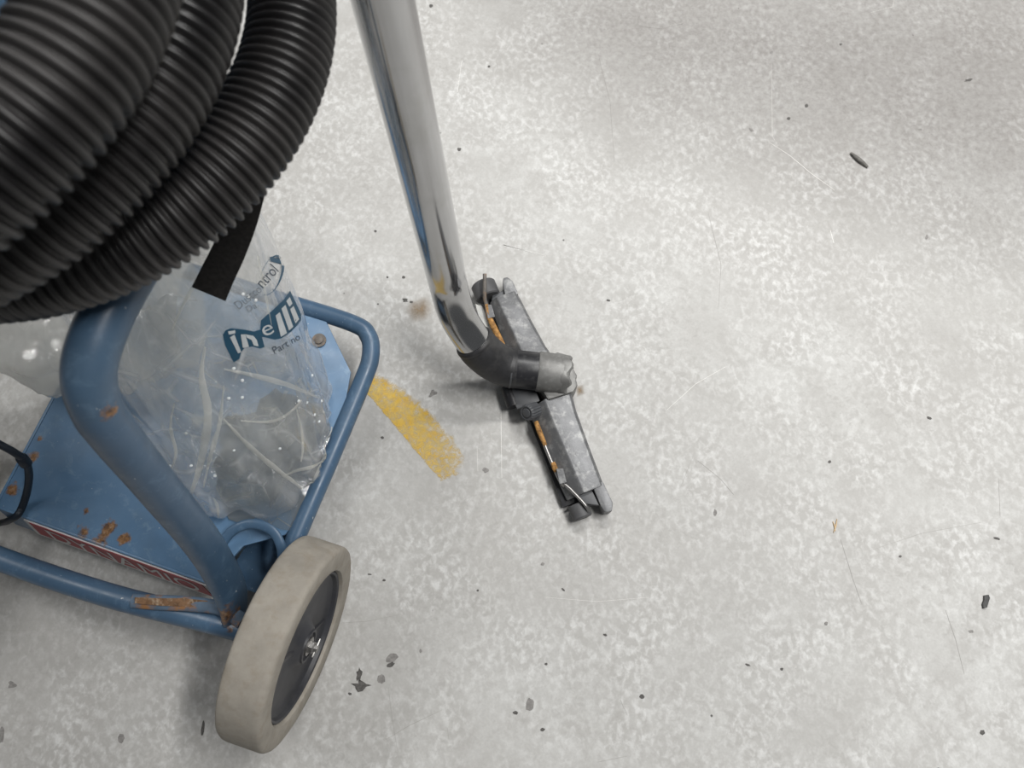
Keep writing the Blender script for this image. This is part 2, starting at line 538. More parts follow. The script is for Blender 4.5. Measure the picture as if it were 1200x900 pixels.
for a_ in [(421, 790, 4, 9, 10, 'chip', 0.45), (424, 803, 9, 6, 0, 'chip', 0.5), (459, 771, 8, 5, -25, 'chip2', 0.15), (458, 779, 5, 2.5, -25, 'chip', 0.2),
           (447, 796, 4.5, 5.5, 0, 'chip2', 0.2), (410, 813, 2, 1.5, 0, 'chip', 0.3), (621, 826, 5, 8, 5, 'chip2', 0.15), (604, 835, 2.5, 2.5, 0, 'chip', 0.3),
           (636, 855, 2.5, 2.2, 0, 'chip', 0.2), (752, 816, 3, 3, 0, 'chip', 0.2), (636, 661, 2.4, 2, 0, 'chip2', 0.2), (709, 744, 2.4, 1.5, 20, 'chip', 0.2),
           (142, 865, 4, 5, 0, 'chip2', 0.2), (238, 852, 1.8, 9, 8, 'chip', 0.2), (2, 860, 3, 10, 5, 'chip2', 0.2), (569, 551, 3.2, 3, 0, 'chip2', 0.3),
           (507, 461, 5, 3, -30, 'chip2', 0.4), (448, 513, 1.8, 1.6, 0, 'chip', 0.2), (838, 601, 2, 4, 0, 'chip2', 0.2), (1151, 858, 3, 3, 30, 'chip', 0.2),
           (945, 124, 2, 2, 0, 'chip', 0.2), (924, 139, 2, 1.6, 0, 'chip', 0.2), (985, 52, 1.6, 1.2, 0, 'chip', 0.2), (1135, 94, 4, 1.4, -10, 'chip', 0.3),
           (573, 78, 1.6, 1.4, 0, 'chip', 0.2), (538, 175, 2.4, 1.8, 0, 'chip', 0.2), (505, 7, 2.2, 1.8, 0, 'chip', 0.2), (1089, 490, 3, 1.6, 20, 'chip', 0.2),
           (1055, 652, 1.8, 1.6, 0, 'chip', 0.2), (1168, 631, 4, 1.4, 15, 'chip', 0.2), (972, 541, 1.8, 1.8, 0, 'chip', 0.2), (916, 784, 2, 1.6, 0, 'chip', 0.2),
           (876, 779, 3.4, 1.2, 20, 'chip', 0.2), (968, 731, 2, 2.4, 0, 'chip2', 0.2), (1138, 740, 3, 1.5, 0, 'chip2', 0.3), (713, 352, 2.2, 1.2, 10, 'chip', 0.2),
           (473, 325, 2, 1.6, 0, 'chip', 0.2), (475, 352, 3, 2.4, 0, 'chip', 0.4), (482, 354, 1.8, 1.5, 0, 'chip', 0.3), (454, 325, 1.3, 1.2, 0, 'chip', 0.2),
           (450, 680, 1.8, 1.4, 0, 'chip', 0.2), (433, 673, 2.6, 0.8, 5, 'chip', 0.2), (440, 271, 1.5, 1.3, 0, 'chip', 0.2), (660, 691, 2.4, 1.2, 40, 'chip', 0.2),
           (640, 778, 1.6, 1.4, 0, 'chip', 0.2), (493, 763, 1.6, 2.4, 0, 'chip2', 0.2), (15, 803, 5, 4, 0, 'chip2', 0.4), (560, 692, 1.4, 1.4, 0, 'chip', 0.2),
           (904, 61, 1.8, 1.5, 0, 'chip2', 0.2), (1078, 152, 1.8, 1.2, 0, 'chip2', 0.2), (1086, 278, 1.4, 3, 10, 'chip2', 0.2), (880, 152, 3, 1.6, 30, 'chip2', 0.3)]:
    chip(*a_)


def scratch(pts, wpx, mat):
    P = [at(u, v, 0) for u, v in pts]
    L, R_ = [], []
    n = len(P)
    for i, p in enumerate(P):
        t = (P[min(i + 1, n - 1)] - P[max(i - 1, 0)]).normalized()
        s = V(-t.y, t.x, 0) * (wpx * 0.00064 * (0.5 if i in (0, n - 1) else random.uniform(0.7, 1.2)))
        L.append(p + s); R_.append(p - s)
    z0, z1 = 0.0001, 0.00035
    vs = [V(p.x, p.y, z1) for p in L + R_] + [V(p.x, p.y, z0) for p in L + R_]
    m2 = 2 * n
    f = []
    for i in range(n - 1):
        f += [(i, i + 1, n + i + 1, n + i), (i + 1, i, m2 + i, m2 + i + 1), (n + i, n + i + 1, m2 + n + i + 1, m2 + n + i)]
    link_mesh('scratch', vs, f, M[mat], floor, False)


for pts, w, mt in [([(904, 75), (905, 160), (912, 172)], 0.5, 'scr_l'), ([(900, 166), (925, 182), (950, 203), (978, 223)], 0.9, 'scr_l'),
                   ([(973, 270), (977, 285)], 1.3, 'scr_l'), ([(818, 540), (845, 562), (860, 580)], 0.5, 'scr_d'), ([(985, 632), (1000, 680), (1010, 708)], 0.6, 'scr_d'),
                   ([(1108, 715), (1120, 750), (1130, 790)], 0.5, 'scr_d'), ([(745, 30), (775, 34), (800, 28)], 0.4, 'scr_d'), ([(536, 108), (541, 72)], 0.7, 'scr_l'),
                   ([(400, 730), (430, 728), (470, 720)], 0.4, 'scr_d'), ([(450, 868), (480, 850), (518, 832)], 0.5, 'scr_d'), ([(524, 852), (526, 866)], 0.5, 'scr_d'),
                   ([(0, 739), (30, 739)], 0.6, 'scr_d'), ([(727, 820), (735, 838)], 0.6, 'scr_d'), ([(700, 893), (735, 886)], 0.6, 'scr_d'),
                   ([(580, 455), (587, 478), (588, 560)], 0.6, 'scr_l'), ([(559, 522), (560, 552)], 0.5, 'scr_l'), ([(782, 480), (815, 450), (850, 430)], 0.5, 'scr_l'),
                   ([(798, 570), (812, 535)], 0.4, 'scr_d'), ([(1020, 645), (1080, 625), (1150, 612)], 0.4, 'scr_d'), ([(620, 295), (590, 287), (640, 300)], 0.5, 'scr_l'),
                   ([(1020, 15), (1046, 8), (1048, 0)], 0.7, 'scr_l'), ([(640, 700), (700, 705), (760, 700)], 0.3, 'scr_l'), ([(455, 805), (460, 845), (466, 880)], 0.3, 'scr_d'),
                   ([(830, 250), (845, 310), (842, 360)], 0.35, 'scr_d'), ([(700, 60), (715, 120), (720, 190)], 0.35, 'scr_d'), ([(1170, 560), (1172, 605)], 0.4, 'scr_d')]:
    scratch(pts, w, mt)


def soft_patch(name, poly, mat, edge_px, core=1.0, n=36, fall=None):
    """flat patch with a 'wear' attribute that fades towards its rim; poly in photograph pixels"""
    us = [p[0] for p in poly]; vs_ = [p[1] for p in poly]
    u0, u1, v0, v1 = min(us) - 2, max(us) + 2, min(vs_) - 2, max(vs_) + 2

    def sd(x, y):
        ins = False; best = 1e9; m = len(poly)
        for i in range(m):
            x1, y1 = poly[i]; x2, y2 = poly[(i + 1) % m]
            if (y1 > y) != (y2 > y) and x < (x2 - x1) * (y - y1) / (y2 - y1) + x1: ins = not ins
            dx, dy = x2 - x1, y2 - y1
            t = max(0, min(1, ((x - x1) * dx + (y - y1) * dy) / (dx * dx + dy * dy)))
            best = min(best, math.hypot(x - x1 - t * dx, y - y1 - t * dy))
        return best if ins else -best
    verts, wear, faces = [], [], []
    for j in range(n + 1):
        for i in range(n + 1):
            u, v = u0 + (u1 - u0) * i / n, v0 + (v1 - v0) * j / n
            p = at(u, v, 0)
            verts.append(V(p.x, p.y, 0.0004))
            w = max(0.0, min(1.0, sd(u, v) / edge_px)) * core
            if fall: w *= fall(u, v)
            wear.append(w)
    for j in range(n):
        for i in range(n):
            a_ = j * (n + 1) + i
            ids = (a_, a_ + 1, a_ + n + 2, a_ + n + 1)
            if max(wear[k] for k in ids) > 0: faces.append(ids)
    used = sorted({k for f in faces for k in f}); mp = {k: i for i, k in enumerate(used)}
    o = link_mesh(name, [verts[k] for k in used], [tuple(mp[k] for k in f) for f in faces], mat, floor, True)
    at_ = o.data.attributes.new('wear', 'FLOAT', 'POINT')
    for i, k in enumerate(used): at_.data[i].value = wear[k]
    return o


soft_patch('paint_stripe', [(408, 432), (445, 428), (478, 448), (510, 472), (538, 505), (560, 532), (545, 566), (500, 586), (458, 545), (420, 500), (400, 470)],
           M['yellow'], 17.0, 1.0, 48, lambda u, v: (1.0 - 0.3 * max(0, min(1, (u - 490) / 60))) * max(0, min(1, ((u - 430) * 98 - (v - 462) * 83) / 128.4 / 2.0 + 0.5)))
soft_patch('stain', [(478, 352), (500, 346), (510, 360), (502, 376), (484, 380), (474, 366)], M['stain'], 14)
soft_patch('stain', [(672, 452), (684, 450), (686, 462), (676, 466)], M['stain'], 6)
soft_patch('scuff_or_falloff', [(480, -60), (700, -140), (1000, -160), (1320, -140), (1400, 100), (1320, 380), (1120, 360), (900, 270), (700, 210), (560, 100)], M['scuff_or_falloff'], 210)  # upper right: browner floor, plus vignette and light falloff painted as colour

# ------------------------------------------------------------------ industrial vacuum on its cart
YAW = math.radians(-18.5)
AX = V(math.cos(YAW), math.sin(YAW), 0)       # along the axle, towards the near wheel
FW = V(-math.sin(YAW), math.cos(YAW), 0)      # towards the front of the cart
WC = V(-0.2731, -0.0309, 0.0)                 # ground point under the near wheel


def cart(s, b, z): return WC + AX * s + FW * b + V(0, 0, z)


def crel(p):
    d = p - WC
    return (d.dot(AX), d.dot(FW))


rust_tray = [(at(95, 622, .118), 0.0096), (at(125, 618, .118), 0.0120), (at(118, 631, .118), 0.0128), (at(142, 631, .118), 0.0104), (at(46, 514, .118), 0.0048), (at(37, 535, .118), 0.0080),
             (at(15, 572, .118), 0.0096), (at(100, 600, .118), 0.0064), (at(295, 655, .10), 0.0128), (at(260, 632, .13), 0.0048)]
M['blue_tray'] = mat_blue('blue_painted_sheet', rust_tray, 0.9, 1.2)
M['blue_tube'] = mat_blue('blue_painted_tube', [(at(132, 485, .57), 0.010), (at(243, 720, .15), 0.022), (at(265, 728, .15), 0.022), (at(430, 430, .13), 0.004)], 0.35, 0.70)
M['blue_drum'] = mat_blue('blue_painted_drum', (), 0.2)

vac = empty('industrial_vacuum', cart(-0.25, 0.18, 0), 'blue painted industrial vacuum on a two wheeled steel cart', 'vacuum cleaner')

# tray: sheet with a folded lip at the rear, front right corner cut off
tray_poly = [(-0.431, 0.030), (-0.130, 0.030), (-0.118, 0.050), (-0.105, 0.085), (-0.060, 0.115), (-0.052, 0.135), (-0.052, 0.300)] + [crel(at(411, 436, .116)), crel(at(381, 374, .116)), (-0.431, 0.400)]
tray = prism('tray', [(x, y) for x, y in tray_poly], 0.110, 0.116, M['blue_tray'], vac, 0.0012, lambda p: cart(p.x, p.y, p.z))
prism('tray_lip', [(-0.431, 0.0275), (-0.105, 0.0275), (-0.105, 0.0305), (-0.431, 0.0305)], 0.062, 0.1165, M['blue_tray'], tray, 0.001, lambda p: cart(p.x, p.y - (0.1165 - p.z) * 0.30, p.z))
for s0 in (-0.433,):
    prism('tray_side', [(s0 - .002, 0.032), (s0 + .002, 0.032), (s0 + .002, 0.39), (s0 - .002, 0.39)], 0.075, 0.1165, M['blue_tray'], tray, 0.001, lambda p: cart(p.x, p.y, p.z))
# lowered pocket beside the wheel
prism('wheel_pocket', [(-0.130, 0.032), (-0.058, 0.032), (-0.058, 0.122), (-0.118, 0.122), (-0.130, 0.05)], 0.050, 0.054, M['blue_tube'], tray, 0.001, lambda p: cart(p.x, p.y, p.z))
# bolt head on the tray near the cut corner
bq = at(374, 399, 0.117)
lathe('bolt', bq, (0, 0, 1), [(0, 0.0100), (0.0015, 0.0100), (0.0015, 0.0060), (0.0035, 0.0058), (0.0042, 0.0040)], M['rustpin'], tray, 20)

# tubular rail around the tray
RZ = 0.112
rp = [cart(-0.046, 0.060, RZ - .01), cart(-0.046, 0.11, RZ), cart(-0.044, 0.22, RZ), cart(-0.043, 0.34, RZ), cart(-0.046, 0.378, RZ), cart(-0.060, 0.405, RZ), cart(-0.090, 0.416, RZ),
      cart(-0.20, 0.416, RZ), cart(-0.34, 0.416, RZ), cart(-0.39, 0.413, RZ - .004), cart(-0.410, 0.40, RZ - .010), cart(-0.416, 0.37, RZ - .016), cart(-0.416, 0.2, RZ - .018), cart(-0.416, 0.06, RZ - .018)]
tube('rail', rp, 0.0124, M['blue_tube'], vac, 8, 20)
# axle tube across the rear
tube('axle', [cart(-0.515, -0.026, .105), cart(-0.40, -0.030, .105), cart(-0.25, -0.026, .108), cart(-0.12, -0.014, .112), cart(-0.03, -0.006, .120)], 0.0150, M['blue_tube'], vac, 6, 20)
# flattened rusty tube end lying against the axle
M['bracket'] = mat_simple('rusty_blue_bracket', (0.115, 0.165, 0.23), 0.6, 0, 0.2, 40, 0.4, 0.3, (0.34, 0.165, 0.06), 0.95, 50)
br = tube('bracket', [at(155, 704, .125), at(185, 706, .128), at(225, 708, .130), at(258, 713, .130), at(284, 728, .130)], 0, M['bracket'], vac, 6, 20,
          flat=[(0.004, 0.0085), (0.0045, 0.0092), (0.0045, 0.0092), (0.006, 0.0085), (0.006, 0.010)], updir=(0, 0, 1))
link_mesh('rust_patch', *(lambda pts: ([p for p in pts] + [p - V(0, 0, .001) for p in pts], [tuple(range(len(pts))), tuple(range(2 * len(pts) - 1, len(pts) - 1, -1))] +
          [(i, i + len(pts), (i + 1) % len(pts) + len(pts), (i + 1) % len(pts)) for i in range(len(pts))]))(
          [at(u, v, .1345) for u, v in ((158, 700), (185, 701), (215, 701), (243, 704), (245, 709), (225, 711), (190, 710), (158, 707))]), M['rust_dark'], br, False)


def post(name, s, parent):
    pts = [cart(s + .012, 0.000, .110), cart(s + .008, 0.030, .150), cart(s + .003, 0.075, .265), cart(s, 0.118, .420), cart(s, 0.144, .520), cart(s, 0.158, .562), cart(s, 0.180, .590), cart(s, 0.215, .600),
           cart(s + .001, 0.255, .601), cart(s + .004, 0.310, .598), cart(s + .004, 0.36, .596)]
    fl = [(0.022, 0.010), (0.024, 0.011), (0.021, 0.0155), (0.0190, 0.0180), (0.0185, 0.0185), (0.0185, 0.0185), (0.0185, 0.0185), (0.0185, 0.0185), (0.0185, 0.0185), (0.0185, 0.0185), (0.0185, 0.0185)]
    return tube(name, pts, 0, M['blue_tube'], parent, 8, 28, flat=fl, updir=FW)


post('post', -0.091, vac)
post('post', -0.485, vac)
# arched band between post and rail, over the wheel
arch = [cart(-0.118, 0.040, .118), cart(-0.126, 0.070, .130), cart(-0.118, 0.098, .138), cart(-0.098, 0.114, .140), cart(-0.072, 0.115, .138), cart(-0.055, 0.102, .132), cart(-0.046, 0.082, .122)]
tube('wheel_arch', arch, 0, M['blue_tube'], vac, 7, 16, flat=[(0.003, 0.0065)] * 7, updir=(0, 0, 1))

# sticker on the rear lip: white carrier, red field, lettering
sx0, sx1 = -0.398, -0.132


def lipf(x, z, off): return cart(x, 0.0275 - off - (0.1165 - z) * 0.30, z)


def lip_plate(name, x0, x1, z0, z1, off, mat, parent, dx=0.0, th=0.0006):
    q = [(x0, z0), (x1, z0), (x1 - dx, z1), (x0 + dx, z1)]
    vs = [lipf(x, z, off) for x, z in q] + [lipf(x, z, off - th) for x, z in q]
    return link_mesh(name, vs, [(0, 1, 2, 3), (7, 6, 5, 4), (0, 4, 5, 1), (1, 5, 6, 2), (2, 6, 7, 3), (3, 7, 4, 0)], mat, parent, False)


stk = lip_plate('sticker', sx0, sx1 + .014, .060, .112, .0016, M['white'], vac, .006, .0015)
stk['label'] = 'red and white lettered sticker on the rear lip of the tray'
lip_plate('red_field', sx0 + .01, sx1, .069, .111, .0024, M['red'], stk, .004)


def text_mesh(txt, size=1.0):
    cu = bpy.data.curves.new('lettering', 'FONT'); cu.body = txt; cu.size = size
    cu.resolution_u = 4
    ob = bpy.data.objects.new('lettering_tmp', cu); C.objects.link(ob)
    dg = bpy.context.evaluated_depsgraph_get()
    me = bpy.data.meshes.new_from_object(ob.evaluated_get(dg))
    bm = bmesh.new(); bm.from_mesh(me)
    bmesh.ops.triangulate(bm, faces=bm.faces)
    vs = [v.co.copy() for v in bm.verts]; bm.verts.index_update()
    fs_ = [tuple(v.index for v in f.verts) for f in bm.faces]
    bm.free(); bpy.data.objects.remove(ob); bpy.data.curves.remove(cu); bpy.data.meshes.remove(me)
    return vs, fs_


tv, tf = text_mesh('DYNAMIO', 1.0)
mx = max(v.x for v in tv); my = max(v.y for v in tv)
link_mesh('lettering', [lipf(sx0 + .03 + v.x / mx * (sx1 - sx0 - .045), .072 + v.y / my * .034, .0030) for v in tv], tf, M['white'], stk, False)

# wheels
WR, WW = 0.125, 0.0545
wyaw = math.radians(-17.5)


def wheel(s, flip):
    ax = V(math.cos(wyaw), math.sin(wyaw), 0) * (1 if flip > 0 else -1)
    c = cart(s, 0, WR)
    h = WW / 2
    prof = [(-h + .002, .094), (-h, .100), (-h, WR - .006), (-h + .0015, WR - .002), (-h + .004, WR - .0005), (-h + .009, WR), (h - .009, WR), (h - .004, WR - .0005), (h - .0015, WR - .002), (h, WR - .006),
            (h, .100), (h - .001, .0955), (h - .004, .094), (h - .010, .093), (-h + .010, .093)]
    w = lathe('wheel', c, ax, prof, M['tyre'], vac, 96, True, 50)
    for v in w.data.vertices:                       # slightly lumpy worn tread
        p = v.co; nn = noise.noise(p * 55) * 0.0006
        v.co = p + (p - ax * p.dot(ax)).normalized() * min(nn, 0.0)
    rim_p = [(-h + .012, .0935), (h - .006, .0935), (h - .0045, .0915), (h - .006, .089), (h - .011, .087), (h - .014, .080), (h - .014, .034), (h - .011, .028), (h - .006, .024), (h - .004, .021), (h - .004, .002),
             (-h + .012, .002)]
    rim = lathe('rim', c, ax, rim_p, M['rim'], w, 72, False, 30)
    u = V(0, 0, 1); q = ax.cross(u)
    for k in range(2):
        a_ = math.radians(20 + 180 * k)
        d = u * math.cos(a_) + q * math.sin(a_); t = ax.cross(d)
        o0 = c + ax * (h - .0145)
        vs = []
        for r, ww, hh in ((.026, .0040, .0040), (.083, .003, .0020)):
            for sg, e in ((-1, 0), (1, 0), (.6, hh), (-.6, hh)):
                vs.append(o0 + d * r + t * ww * sg + ax * e)
        link_mesh('spoke', vs, [(0, 1, 5, 4), (1, 2, 6, 5), (2, 3, 7, 6), (3, 0, 4, 7), (3, 2, 1, 0), (4, 5, 6, 7)], M['rim'], w, False)
    lathe('hub_ring', c, ax, [(h - .006, .0215), (h - .0015, .0205), (h - .0015, .0175), (h - .006, .0165)], M['rim'], w, 36)
    lathe('washer', c, ax, [(h - .004, .0115), (h - .001, .0115), (h - .001, .004), (h - .002, .003)], M['steel'], w, 28)
    lathe('axle_nut', c, ax, [(h - .002, .0080), (h + .004, .0078), (h + .005, .0066), (h + .005, .0048), (h + .009, .0046), (h + .0098, .0035)], M['steel'], w, 6, False, 20)
    tube('cotter_pin', [c + ax * (h + .007) + q * .010 + u * .004, c + ax * (h + .007), c + ax * (h + .007) - q * .012 - u * .003], 0.0013, M['steel'], w, 3, 8)
    return w


wheel(0.0, 1)
wheel(-0.545, -1)

# drum with cone and outlet collar above the tray
BC = V(-0.372, 0.385, 0)
lathe('drum', BC, (0, 0, 1), [(0.60, .094), (0.604, .099), (0.66, .099), (0.664, .102), (0.676, .102), (0.68, .099), (0.88, .099), (0.884, .103), (0.90, .103), (0.905, .098), (0.93, .07), (0.94, .02)], M['blue_drum'], vac, 56)
lathe('cone', BC, (0, 0, 1), [(0.500, .086), (0.505, .089), (0.53, .089), (0.535, .086), (0.60, .094)], M['blue_drum'], vac, 48)
lathe('collar_ring', BC, (0, 0, 1), [(0.590, .098), (0.586, .108), (0.592, .118), (0.606, .118), (0.612, .108), (0.606, .098)], M['blue_tube'], vac, 48, True)
for s_ in (-0.087, -0.481):
    d0 = cart(s_, 0.355, .597); q = V(BC.x, BC.y, .597); dd = (q - d0).normalized()
    tube('support_arm', [d0, d0 + (q - d0) * 0.3, q - dd * 0.112], 0.014, M['blue_tube'], vac, 4, 16)

# ------------------------------------------------------------------ corrugated hose coiled round the drum
turns = [(-0.354, 0.408, 0.662, 0.205), (-0.386, 0.354, 0.742, 0.199), (-0.372, 0.308, 0.818, 0.190)]


def coil(t):
    """t in turns, 0 = first visible strand"""
    t2 = max(-0.6, min(2.6, t))
    i = max(0, min(1, int(math.floor(t2))))
    k = t2 - i
    A, B = turns[i], turns[i + 1]
    x, y, z, r = [A[j] + (B[j] - A[j]) * k for j in range(4)]
    ph = math.radians(-45) + 2 * math.pi * t
    return V(x + r * math.cos(ph), y + r * math.sin(ph), z)


pth = [coil(-0.55 + 3.1 * i / 900) for i in range(901)]
# smooth the joints, then resample by arc length
for _ in range(12):
    pth = [pth[0]] + [(pth[i - 1] + pth[i] * 2 + pth[i + 1]) / 4 for i in range(1, len(pth) - 1)] + [pth[-1]]
cum = [0.0]
for i in range(1, len(pth)): cum.append(cum[-1] + (pth[i] - pth[i - 1]).length)
PITCH_R = 0.0067
wave = [(0.0, .0262), (0.12, .0266), (0.24, .0288), (0.38, .0302), (0.52, .0306), (0.66, .0302), (0.80, .0288), (0.92, .0266)]
ring_p, ring_r = [], []
k = 0; j = 0; L_tot = cum[-1]
while k * PITCH_R < L_tot - 0.01:
    for f_, r_ in wave:
        s_ = (k + f_) * PITCH_R
        while j < len(cum) - 2 and cum[j + 1] < s_: j += 1
        t_ = (s_ - cum[j]) / max(1e-9, cum[j + 1] - cum[j])
        ring_p.append(pth[j].lerp(pth[j + 1], t_)); ring_r.append(r_)
    k += 1
hv, hf = sweep(ring_p, ring_r, 30, None, (0, 0, 1))
hose = link_mesh('vacuum_hose', hv, hf, M['hose'], None, True)
tag(hose, 'thick black corrugated vacuum hose coiled round the blue drum', 'hose')

# ------------------------------------------------------------------ clear plastic collection bag
bag = empty('plastic_bag', V(-0.345, 0.235, 0.118), 'clear printed plastic dust bag hanging over the blue tray', 'bag')
TOPC = V(-0.360, 0.378, 0.52)
BOTC = V(-0.345, 0.235, 0.12)
ctrl = [(-0.236, 0.240), (-0.247, 0.178), (-0.290, 0.136), (-0.331, 0.119), (-0.398, 0.122), (-0.432, 0.170), (-0.456, 0.240), (-0.468, 0.312), (-0.430, 0.352), (-0.340, 0.362), (-0.272, 0.335), (-0.236, 0.290)]
ang = sorted([(math.atan2(y - BOTC.y, x - BOTC.x), math.hypot(x - BOTC.x, y - BOTC.y)) for x, y in ctrl])


def bot_r(th):
    th = (th + math.pi) % (2 * math.pi) - math.pi
    n = len(ang)
    for i in range(n):
        a0, r0 = ang[i]; a1, r1 = ang[(i + 1) % n]
        if i == n - 1: a1 += 2 * math.pi
        x = th
        if i == n - 1 and x < a0: x += 2 * math.pi
        if a0 <= x <= a1:
            k_ = (x - a0) / (a1 - a0); k_ = k_ * k_ * (3 - 2 * k_)
            return r0 + (r1 - r0) * k_
    return ang[0][1]


def ridge(p, s):
    return 1.0 - 2.0 * abs(noise.noise(p * s))


def facet(p, s):
    d, _ = noise.voronoi(p * s)
    return min(1.0, (d[1] - d[0]) * 1.6)


PP = None


def film_geo(shrink, seed, amp, nth=170, nt=120):
    off = V(seed * 3.1, seed * 1.7, seed * 2.3)
    verts, faces = [], []
    for j in range(nt + 1):
        t = j / nt
        tt = min(1.0, t / 0.80)
        z = TOPC.z + (0.150 - TOPC.z) * tt
        g = tt ** 1.15
        cx = TOPC.x + (BOTC.x - TOPC.x) * g; cy = TOPC.y + (BOTC.y - TOPC.y) * g
        cap = 1.0
        if t > 0.80:
            q = (t - 0.80) / 0.20
            z = 0.150 - 0.030 * min(1.0, math.sin(min(1.0, q * 2.2) * math.pi / 2))
            cap = 1.0 + 0.035 * math.sin(min(1, q * 3) * math.pi) if q < 0.33 else max(0.02, 1.0 - ((q - 0.33) / 0.67) ** 1.2)
        neck = 1 + math.exp(-((tt - 0.45) / 0.22) ** 2) * 0.07
        for i in range(nth):
            th = 2 * math.pi * i / nth
            rt = 0.100
            r = (rt + (bot_r(th) - rt) * (g ** 1.15)) * neck * shrink
            p0 = V(cx + math.cos(th) * r, cy + math.sin(th) * r, z)
            # long vertical pleats, strongest below the collar
            vp = V(math.cos(th) * 1.5, math.sin(th) * 1.5, z * 1.6) + off
            d = amp * 0.55 * (ridge(vp, 2.2) - 0.35) * (0.25 + 0.75 * tt)
            d += amp * 0.45 * noise.noise(V(math.cos(th) * 4, math.sin(th) * 4, z * 3) + off)
            # crumple where it lies on the tray
            w = max(0.0, (tt - 0.35) / 0.65)
            d += amp * w * (1.1 * (facet(p0 + off, 9) - 0.6) + 0.10 * (facet(p0 + off * 2, 20) - 0.5))
            d = min(d, 0.006)
            if PP is not None:
                d *= 1.0 - 0.97 * math.exp(-((p0 - PP).length / 0.095) ** 4)     # the printed panel hangs taut
            k_ = max(0.15, min(1.0, t / 0.12)) * cap
            rr = max(0.001, r + d * k_) * cap
            zz = z + (0.010 * noise.noise(p0 * 16 + off) * w if t <= 0.80 else 0.0)
            # the rim of the lying bag stays above the tray
            zz = max(zz, 0.1185)
            verts.append(V(cx + math.cos(th) * rr, cy + math.sin(th) * rr, zz))
    for j in range(nt):
        for i in range(nth):
            i2 = (i + 1) % nth
            faces.append((j * nth + i, j * nth + i2, (j + 1) * nth + i2, (j + 1) * nth + i))
    return verts, faces


sv0, sf0 = film_geo(1.0, 1, 0.0)
PP, PN0 = BVHTree.FromPolygons(sv0, sf0).ray_cast(V(0, 0, CAM_H), (at(312, 368, 0) - V(0, 0, CAM_H)).normalized())[:2]
film = link_mesh('film', *film_geo(1.0, 1, 0.016), M['film'], bag, True)
link_mesh('inner_film', *film_geo(0.80, 5, 0.022, 130, 90), M['film2'], bag, True)

# long folded tail of film spilling to the left over the tray
tv_, tf_ = [], []
nu, nv = 90, 40
for j in range(nv):
    th = 2 * math.pi * j / nv
    for i in range(nu + 1):
        t = i / nu
        base = at(225 - 300 * t, 372 + 26 * t, 0.19 - 0.02 * t)
        hw = (0.040 + 0.040 * math.sin(math.pi * min(1, t * 1.2 + .1)) ** 0.7) * (1 if t < 0.97 else 0.9)
        hz = 0.042
        dy = math.cos(th) * hw; dz = math.sin(th) * hz
        p0 = V(base.x, base.y + dy, base.z + dz)
        d = 0.016 * (ridge(V(p0.x * 0.7, p0.y * 2.2, p0.z) + V(4, 2, 9), 9) - 0.35) + 0.010 * (ridge(p0 + V(1, 8, 3), 24) - 0.4)
        k_ = 1 + d / 0.05
        tv_.append(V(base.x, base.y + dy * k_, max(0.125, base.z + dz * k_)))
for j in range(nv):
    for i in range(nu):
        j2 = (j + 1) % nv
        tf_.append((j * (nu + 1) + i, j * (nu + 1) + i + 1, j2 * (nu + 1) + i + 1, j2 * (nu + 1) + i))
link_mesh('film_tail', tv_, tf_, M['film3'], bag, True)

# thin heap of grey dust in the bottom of the bag
dv0, df0 = [], []
DC = at(315, 535, .121); nr_, na_ = 14, 48
for j in range(nr_ + 1):
    k_ = j / nr_
    for i in range(na_):
        th = 2 * math.pi * i / na_
        r = k_ * (0.088 + 0.034 * noise.noise(V(math.cos(th) * 1.6, math.sin(th) * 1.6, 3.3)) + 0.012 * noise.noise(V(math.cos(th) * 5, math.sin(th) * 5, 7.3)))
        p = V(DC.x + math.cos(th) * r * 0.92, DC.y + math.sin(th) * r, 0)
        z = 0.120 + 0.014 * (1 - k_ ** 2.2) * (0.8 + 0.5 * noise.noise(p * 22)) + 0.004 * noise.noise(p * 70) * (1 - k_)
        dv0.append(V(p.x, p.y, max(0.1195, z)))
for j in range(nr_):
    for i in range(na_):
        i2 = (i + 1) % na_
        df0.append((j * na_ + i, j * na_ + i2, (j + 1) * na_ + i2, (j + 1) * na_ + i))
link_mesh('dust', dv0, df0, M['dust'], bag, True)

# printing on the film
fme = film.data
fo = wloc(film)
bvh = BVHTree.FromPolygons([v.co + fo for v in fme.vertices], [tuple(p.vertices) for p in fme.polygons])
PN = V(0.30, -0.38, 0.875).normalized()


def on_bag(u, v, lift):
    """point of the printed panel, pressed onto the film"""
    o_ = V(0, 0, CAM_H); d = (at(u, v, 0.0) - o_).normalized()
    q = o_ + d * ((PP - o_).dot(PN) / d.dot(PN))
    hit, nrm, idx, dist = bvh.ray_cast(q + PN * 0.2, -PN)
    if hit is None or (hit - q).length > 0.08:
        hit, nrm, idx, dist = bvh.find_nearest(q)
    if nrm.dot(PN) < 0: nrm = -nrm
    return hit + PN * lift


def panel_mesh(name, pts2, faces2, mat, lift, parent, cuts=0):
    bm = bmesh.new()
    vs = [bm.verts.new((x, y, 0)) for x, y in pts2]
    for f in faces2:
        try: bm.faces.new([vs[i] for i in f])
        except ValueError: pass
    bmesh.ops.triangulate(bm, faces=bm.faces)
    for _ in range(cuts):
        bmesh.ops.subdivide_edges(bm, edges=bm.edges, cuts=1, use_grid_fill=True)
        bmesh.ops.triangulate(bm, faces=bm.faces)
    bm.verts.index_update()
    v3 = [on_bag(v.co.x, v.co.y, lift) for v in bm.verts]
    f3 = [tuple(v.index for v in f.verts) for f in bm.faces]
    bm.free()
    return link_mesh(name, v3, f3, mat, parent, True)


